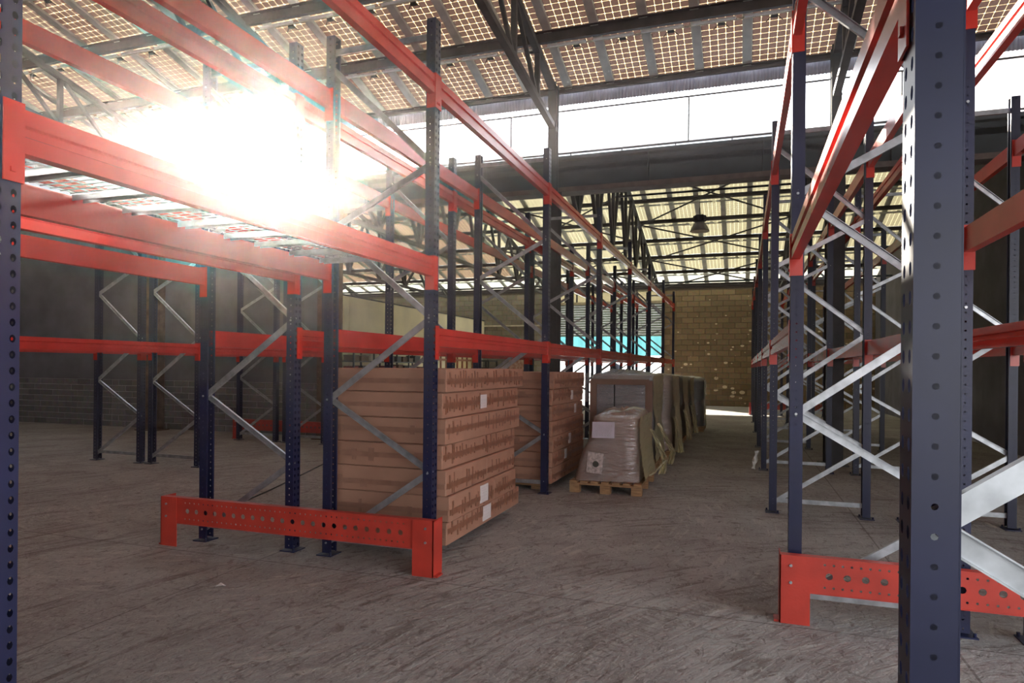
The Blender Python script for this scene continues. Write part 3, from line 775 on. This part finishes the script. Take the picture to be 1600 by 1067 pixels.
for k, (xr, ye, za, zb) in enumerate(lay):
    y0 = YS[k]
    if k == 0:
        carton(xr-1.04, xr, y0, ye, za, zb, 'brown carton at the bottom of the nearest stack, with a white label', 1, (-.03,.095,.19,.13), 1)
    elif k in (1, 2):
        ysp = y0 + (1.0, .88)[k-1]
        carton(xr-1.04, xr, y0, ysp-.008, za, zb, 'longer taped carton, %s layer of the nearest stack%s' % (names[k], ', white label' if k == 1 else ''), 2, (.24,.105,.18,.15) if k == 1 else None, 10+k)
        carton(xr-1.04, xr-.002, ysp+.006, ye, za, zb, 'shorter brown carton, %s layer of the nearest stack, aisle far end' % names[k], 2, None, 20+k, ends=False)
    else:
        carton(xr-1.04, xr, y0, ye, za, zb, 'brown taped carton in the nearest stack, %s' % names[k] + (', with a small white label' if k == 5 else ''), 1, (-.06,.10,.15,.12) if k == 5 else None, 30+k)
# second stack
wood_pallet(-3.15, 7.88, .82, 1.4, 'low wooden pallet under the second stack of cartons', h=.085)
zs = [.09,.285,.47,.66,.845,1.035,1.235,1.44]
stk = {5:(.15,.10,.09,.12), 4:(.35,.10,.1,.12), 3:None, 2:(.0,.1,.1,.13), 1:(-.2,.1,.1,.12)}
for k in range(7):
    xr = -2.16 + R.uniform(-.015,.012)
    carton(xr-1.04, xr, 7.80+R.uniform(-.01,.015), 9.46+R.uniform(-.06,.03), zs[k], zs[k+1], 'brown taped carton in the second stack, %s%s' % (names[k], ', white label' if stk.get(k) else ''), 1, stk.get(k), 50+k)

# ------------------------------------------------------------------ wrapped pallet loads
def wrap_load(cx, cy, z0, sections, label, mat, film=FILM, seed=0, nseg=10, group=None, name='wrapped_load', extra=None, top_bump=.03, tilt=0.0):
    """sections: list of (z, x0, x1, y0, y1) absolute; rounded, crumpled stack of goods in film"""
    r = random.Random(seed)
    t = thing(name, label, 'wrapped goods', (cx, cy, z0), group=group)
    def build(off, jit):
        b = MB(); per = []
        M_ = nseg
        rows = []
        # interpolate sections
        zz = [s[0] for s in sections]; steps = 14
        for q in range(steps+1):
            z = zz[0] + (zz[-1]-zz[0])*q/steps
            for a, c in zip(sections, sections[1:]):
                if a[0]-1e-6 <= z <= c[0]+1e-6:
                    f = (z-a[0])/max(1e-6, c[0]-a[0]); rows.append([z]+[a[i]+(c[i]-a[i])*f for i in range(1,5)]); break
        vs = []
        for z, x0, x1, y0, y1 in rows:
            x0-=off; x1+=off; y0-=off; y1+=off; rc = .05
            ring = []
            def seg(p, q):
                for i in range(M_): ring.append((p[0]+(q[0]-p[0])*i/M_, p[1]+(q[1]-p[1])*i/M_))
            seg((x0+rc,y0),(x1-rc,y0)); seg((x1,y0+rc),(x1,y1-rc)); seg((x1-rc,y1),(x0+rc,y1)); seg((x0,y1-rc),(x0,y0+rc))
            for (px, py) in ring:
                j1 = r.uniform(-jit, jit); j2 = r.uniform(-jit, jit)
                vs.append((px-cx+j1, py-cy+j2, z-z0+r.uniform(-jit,jit)*.5 + tilt*(py-y0)*max(0,(z-zz[0])/(zz[-1]-zz[0]))))
        n = M_*4; nr = len(rows)
        fs = [(k*n+i, k*n+(i+1)%n, (k+1)*n+(i+1)%n, (k+1)*n+i) for k in range(nr-1) for i in range(n)]
        top0 = len(vs); last = rows[-1]
        # domed top: inner ring + centre
        z, x0, x1, y0, y1 = last
        mx, my = (x0+x1)/2-cx, (y0+y1)/2-cy
        for i in range(n):
            px, py, pz = vs[(nr-1)*n+i]; vs.append((mx+(px-mx)*.86, my+(py-my)*.86, pz+.018+off+r.uniform(0,jit)))
        for i in range(n):
            px, py, pz = vs[(nr-1)*n+i]; vs.append((mx+(px-mx)*.45, my+(py-my)*.45, pz+.018+off+r.uniform(-.3,1)*top_bump))
        vs.append((mx, my, z-z0+.02+off+tilt*(y1-y0)/2))
        for i in range(n):
            a = (nr-1)*n
            fs.append((a+i, a+(i+1)%n, top0+(i+1)%n, top0+i)); fs.append((top0+i, top0+(i+1)%n, top0+n+(i+1)%n, top0+n+i)); fs.append((top0+n+i, top0+n+(i+1)%n, len(vs)-1))
        b.add(vs, fs); return b
    part('goods', build(0, .004), mat, t, smooth=True)
    part('stretch_film', build(.009, .006), film, t, smooth=True)
    return t
def film_side(parent, x, y0, y1, z0, z1, flare=.05, seed=0, mat=None, name='loose_film', pinch=None):
    """crumpled sheet of film standing off the aisle side of a load"""
    r = random.Random(seed); o = parent.location; nu, nv = 9, 26; vs = []
    for j in range(nv+1):
        f = j/nv; z = z0+(z1-z0)*f
        sh = 1.0 - (.35*math.exp(-((z-pinch)/.12)**2) if pinch else 0)
        for i in range(nu+1):
            u = i/nu; y = y0 + (y1-y0)*(.5+(u-.5)*sh)
            bulge = flare*(1-f)**1.5*(1+.5*math.sin(7*u+seed)) + .008*math.sin(13*u+5*f+seed) + r.uniform(-.005,.005)
            vs.append((x + bulge - o.x, y + r.uniform(-.012,.012) - o.y, z + r.uniform(-.01,.01) + (.03*math.sin(9*u+seed) if j == 0 else 0) - o.z))
    m = nu+1; fs = [(j*m+i, j*m+i+1, (j+1)*m+i+1, (j+1)*m+i) for j in range(nv) for i in range(nu)]
    b = MB().add(vs, fs); b.add([(a-.003,c,d) for a,c,d in vs], [tuple(reversed(q)) for q in fs])
    return part(name, b, mat or FILMY, parent)
def ribbon(parent, pts, wd, mat=FILMY, seed=0, name='loose_film'):
    """crumpled strip of film hanging through pts (absolute), thickness 2 mm"""
    r = random.Random(seed); o = parent.location; b = MB(); n = 5; L = []
    P = [Vector(p)-o for p in pts]; fine = []
    for a, c in zip(P, P[1:]):
        for k in range(6): fine.append(a.lerp(c, k/6))
    fine.append(P[-1])
    vs = []
    for i, p in enumerate(fine):
        w_ = wd*(1+.35*math.sin(i*1.1+seed)) if not isinstance(wd, (list,tuple)) else wd[0]+(wd[1]-wd[0])*i/len(fine)
        for k in range(n+1):
            f = k/n-.5; vs.append(p + Vector((w_*f*.8 + r.uniform(-.008,.008), w_*f*.5 + (.025 if k % 2 else -.02)*min(1, w_*8) + r.uniform(-.012,.012), r.uniform(-.008,.008))))
    m = n+1; fs = [(i*m+k, i*m+k+1, (i+1)*m+k+1, (i+1)*m+k) for i in range(len(fine)-1) for k in range(n)]
    b.add(vs, fs); b.add([v+Vector((0,.002,0)) for v in vs], [tuple(reversed(f)) for f in fs])
    return part(name, b, mat, parent)
wood_pallet(-1.96, 7.86, .86, 1.2, 'wooden pallet carrying the small leaning film-wrapped load in the aisle', h=.14)
ld1 = wrap_load(-1.5, 8.4, .14, [(.141,-1.94,-1.15,7.93,8.95),(.45,-1.86,-1.15,7.93,8.95),(.62,-1.76,-1.15,7.94,8.93),(.90,-1.70,-1.15,7.96,8.90)],
    'low leaning brown load in clear film with two papers, on the front pallet', simple('dull_cardboard', (.30,.19,.15), .7, var=.1), seed=3, top_bump=.05, tilt=.05)
def paper(parent, pts, label, dark=False):
    o = parent.location; b = MB(); P = [Vector(p)-o for p in pts]
    b.add(P+[p+Vector((0,-.003,0)) for p in P], [(3,2,1,0),(4,5,6,7),(0,1,5,4),(1,2,6,5),(2,3,7,6),(3,0,4,7)])
    p_ = part('paper_sheet', b, simple('lilac_paper', (.55,.50,.58), .8, var=.05, scale=10) if not dark else simple('printed_paper', (.45,.38,.36), .8, var=.35, scale=30), parent); p_['label'] = label
    ln = MB(); r = random.Random(5)
    u = P[1]-P[0]; v = P[3]-P[0]
    if not dark:
        for k in range(9):
            a = .1+ r.uniform(0,.15)
            while a < .85:
                q = r.uniform(.03,.09); s = P[0]+u*a+v*(.15+.08*k)+Vector((0,-.0045,0)); e = s+u*min(q,.9-a); ln.bar(s, e, .0015, .0035); a += q+.04
        part('pencil_marks', ln, bpy.data.materials['ink'], p_)
    else:
        ln.tube(P[0]+u*.55+v*.45+Vector((0,-.003,0)), P[0]+u*.55+v*.45+Vector((0,-.006,0)), .038, 12)
        part('dark_round_mark', ln, WRAPD, p_)
paper(ld1, [(-1.70,7.905,.66),(-1.43,7.905,.665),(-1.43,7.925,.855),(-1.70,7.925,.85)], 'lilac-white paper sheet')
paper(ld1, [(-1.765,7.90,.245),(-1.575,7.90,.225),(-1.555,7.905,.475),(-1.745,7.905,.495)], 'tilted printed paper with a dark round mark', True)
film_side(ld1, -1.135, 7.93, 8.95, .15, .92, .05, 2)
ribbon(ld1, [(-1.11,8.75,.72),(-1.02,8.9,.5),(-.95,8.95,.3),(-.98,8.9,.12)], (.05,.10), FILMY, 9)
ribbon(ld1, [(-.95,8.95,.3),(-1.0,8.6,.22),(-1.08,8.4,.16)], (.03,.05), FILMY, 11)
# tall load behind it
wood_pallet(-2.06, 9.62, .9, 1.2, 'wooden pallet under the tall wrapped load with a dark seam', h=.14)
ld2 = wrap_load(-1.65, 10.2, .14, [(.141,-2.10,-1.22,9.62,10.75),(.5,-2.12,-1.20,9.62,10.75),(1.2,-2.13,-1.20,9.62,10.75),(1.39,-2.09,-1.24,9.66,10.7)],
    'tall film-wrapped load with a dark vertical seam, behind the low load', WRAPG, seed=5, top_bump=.09)
part('seam', MB().box(-.10,-.086,-.598,-.578,.0,1.2), BLACK, ld2)
for sx in (-2.10, -1.30):
    part('corner_post', MB().box(sx+1.65-.0, sx+1.65+.10, -.603,-.585,.0,1.18), WRAPC, ld2)
part('top_band', MB().box(-.44,.4,-.602,-.586,1.12,1.2), WRAPC, ld2)
film_side(ld2, -1.185, 9.6, 10.75, .16, 1.40, .03, 21, pinch=.75)
ribbon(ld2, [(-2.15,9.6,1.42),(-2.17,9.58,1.2),(-2.14,9.6,1.0)], (.12,.08), FILM, 23)
ribbon(ld2, [(-1.15,9.9,.7),(-1.02,9.95,.45),(-.95,10.0,.28),(-1.0,10.0,.1)], (.05,.12), FILMY, 24)
specs = [
 (11.35, 12.45, -2.0, -1.10, 'double-stacked wrapped load pinched at the waist, third pallet along the aisle', WRAPC, 1.37, 31),
 (13.35, 14.5, -2.0, -1.10, 'wrapped load with loose shiny film on its aisle side, fourth pallet along the aisle', WRAPD, 1.33, 32),
 (14.95, 16.0, -2.0, -1.08, 'dark wrapped load, fifth pallet along the aisle', WRAPD, 1.30, 33),
 (16.5, 17.6, -1.95, -.86, 'dark squarish wrapped load standing farthest down the aisle', WRAPD, 1.27, 34)]
for ya, yb, xa, xb, lab, mt, zt_, sd in specs:
    wood_pallet(xa, ya, xb-xa, yb-ya, 'wooden pallet under the ' + lab.split(',')[0], h=.13)
    l = wrap_load((xa+xb)/2, (ya+yb)/2, .13, [(.131,xa,xb,ya,yb),(.62,xa+.02,xb-.01,ya,yb),(.70,xa+.06,xb-.06,ya+.05,yb-.05),(.80,xa+.01,xb-.01,ya,yb),(zt_-.05,xa,xb,ya,yb),(zt_,xa+.05,xb-.05,ya+.04,yb-.04)], lab, mt, seed=sd)
    if sd != 34:
        film_side(l, xb+.02, ya-.02, yb, .14, zt_, .06, sd, pinch=.75)
        ribbon(l, [(xb+.04,ya+.05,.7),(xb+.12,ya-.02,.4),(xb+.16,ya-.05,.12)], (.06,.12), FILMY, sd)
    else: ribbon(l, [(xb+.01,ya+.1,zt_-.05),(xb+.01,ya+.1,.8),(xb+.04,ya+.1,.15)], (.03,.05), FILMY, sd)

# ------------------------------------------------------------------ high-bay lamp
lp = thing('highbay_lamp', 'grey bell-shaped high-bay lamp hanging under the far roof', 'lamp', (-1.08, 18, 5.06))
part('reflector', MB().lathe([(.235,0),(.245,.0),(.243,.02),(.20,.12),(.15,.20),(.10,.245),(.095,.245),(.14,.195),(.19,.115),(.232,.02),(.235,0)], 28), simple('lamp_reflector', (.62,.60,.52), .4, .0), lp, smooth=True)
part('lens', MB().lathe([(0,.006),(.232,.006),(.232,.012),(0,.012)], 28), simple('lamp_lens', (.75,.73,.65), .3), lp)
hb = MB().lathe([(0,.245),(.12,.245),(.16,.26),(.165,.40),(.12,.42),(0,.42)], 20)
for k in range(16):
    a = 2*math.pi*k/16; hb.bar((.15*math.cos(a),.15*math.sin(a),.27),(.15*math.cos(a),.15*math.sin(a),.39),.012,.04,(math.cos(a),math.sin(a),0))
part('housing', hb, DARK, lp)
part('hook', MB().tube((0,0,.42),(0,0,.62),.012,8).bar((-.09,0,.42),(.09,0,.42),.03,.05), DARK, lp)
part('suspension_wire', MB().tube((0,0,.62),(0,0,1.05),.006,6), DARK, lp)
cbl = thing('lamp_support_bar', 'thin horizontal bar under the far roof from which the lamp hangs', 'bar', (-1, 18, 6.12))
part('bar', MB().bar((-2.2,0,0),(2.4,0,0),.05,.05), DARK, cbl)

# ------------------------------------------------------------------ left hall background: shelf with goods
sf = thing('shelving_unit', 'dark shelving full of goods in front of the cream wall', 'shelf', (-10.6, 18.6, 0))
for yy in (-2.2, -1.1, 0, 1.1, 2.2):
    for xx in (-.22, .22): part('post', MB().box(xx-.02,xx+.02,yy-.02,yy+.02,0,1.9), DARK, sf)
for zz in (.5, 1.0, 1.32, 1.62, 1.88): part('shelf_board', MB().box(-.24,.24,-2.22,2.22,zz-.015,zz+.015), DARK, sf)
rr = random.Random(4)
gm = [simple('goods_brown', (.14,.08,.05), .8), simple('goods_pale', (.6,.55,.45), .8), simple('goods_dark', (.05,.045,.045), .7), simple('goods_red', (.25,.05,.04), .7)]
ordn = ['first','second','third','fourth','fifth','sixth','seventh','eighth','ninth','tenth']
for li, zz in enumerate((1.015, 1.335, 1.635)):
    y = -2.12; cnt = 0
    while y < 2.0:
        wd = rr.uniform(.24,.42); h = rr.uniform(.12,.21); k = rr.choice([0,0,1,2,2,3])
        o = thing('storage_box', '%s box from the near end on the %s board of the dark shelving' % (ordn[cnt], ('middle','upper','topmost filled')[li]), 'box', (-10.6, 18.6+y+wd/2, zz), group='boxes on the dark shelving')
        part('tub', MB().box(-.16,.17,-wd/2,wd/2,0,h*.8), gm[k], o); part('lid', MB().box(-.17,.18,-wd/2-.005,wd/2+.005,h*.8,h), gm[k], o)
        y += wd + rr.uniform(.1,.25); cnt += 1
tr_ = thing('trolley_frame', 'black metal trolley frame standing by the cream wall near the far corner', 'trolley', (-10.4, 26.9, 0))
for yy in (-.5,.5):
    for xx in (-.25,.25): part('post', MB().box(xx-.03,xx+.03,yy-.03,yy+.03,.12,1.78), BLACK, tr_)
for zz in (.3,1.0,1.45,1.75): part('shelf', MB().box(-.27,.27,-.53,.53,zz-.025,zz+.025), BLACK, tr_)
for yy in (-.5,.5):
    for xx in (-.25,.25): part('wheel', MB().tube((xx-.02,yy,.06),(xx+.02,yy,.06),.06,12), BLACK, tr_)
bd = thing('leaning_board', 'pale board with reddish stains leaning on the far wall left of the doorway', 'board', (-9.3, YF-.25, 0))
part('panel', MB().box(-.45,.45,-.02,.02,0,1.86), simple('stained_board', (.55,.42,.33), .8, var=.1, scale=7, col2=(.35,.12,.08)), bd)
part('edge_strip', MB().box(.45,.49,-.03,.03,0,1.88), PAPER, bd)
nb = thing('covered_bundle', 'dark navy cloth-covered bundle outside the far doorway', 'bundle', (-5.25, 29.3, -.2))
cvr = MB().lathe([(.30,0),(.31,.5),(.26,1.1),(.22,1.6),(.14,1.85),(0,1.92)], 14); part('cover', cvr, NAVY, nb, smooth=True)
part('tie_rope', MB().lathe([(.272,1.0),(.285,1.01),(.285,1.03),(.272,1.04)], 14), PAPER, nb)

# ------------------------------------------------------------------ small things on the floor
def tube_path(pts, r, n=6):
    b = MB()
    for a, c in zip(pts, pts[1:]): b.tube(a, c, r, n)
    return b
cp = [Vector(p) for p in [(-5.15,6.03,.008),(-5.28,6.5,.008),(-5.42,6.95,.008),(-5.6,7.5,.008),(-5.93,8.49,.008),(-6.1,9.0,.008),(-6.25,9.6,.008)]]
o = part('floor_cable', tube_path([p-cp[0] for p in cp], .008), BLACK, None, loc=tuple(cp[0])); tag(o, 'thin black cable lying across the floor behind the left racks', 'cable')
sc = MB(); rr = random.Random(8); n = 9
vs = []
for i in range(n):
    for k in range(4): vs.append((.012*math.sin(i*1.3+k)+k*.018+.006*i, rr.uniform(-.02,.03), .012+.034*i+rr.uniform(-.006,.006)))
sc.add(vs, [(i*4+k,i*4+k+1,(i+1)*4+k+1,(i+1)*4+k) for i in range(n-1) for k in range(3)]); sc.add([(a,b+.004,c) for a,b,c in vs], [(i*4+k,(i+1)*4+k,(i+1)*4+k+1,i*4+k+1) for i in range(n-1) for k in range(3)])
o = part('film_scrap', sc, simple('white_film', (.75,.75,.72), .3), None, loc=(.14,10.62,0)); tag(o, 'crumpled white scrap of film against the third upright on the right', 'scrap')
for k, (x, y, lab) in enumerate([(-3.35,3.62,'small pale paper scrap on the floor in front of the red end guard'), (-2.25,2.32,'small pale paper scrap on the floor at the bottom left')]):
    b = MB(); b.add([(0,0,.001),(.05,.01,.012),(.06,.03,.004),(.01,.04,.015),(0,0,.003),(.05,.01,.014),(.06,.03,.006),(.01,.04,.017)], [(3,2,1,0),(4,5,6,7),(0,1,5,4),(1,2,6,5),(2,3,7,6),(3,0,4,7)])
    o = part('paper_scrap', b, PAPER, None, loc=(x,y,0)); tag(o, lab, 'scrap')
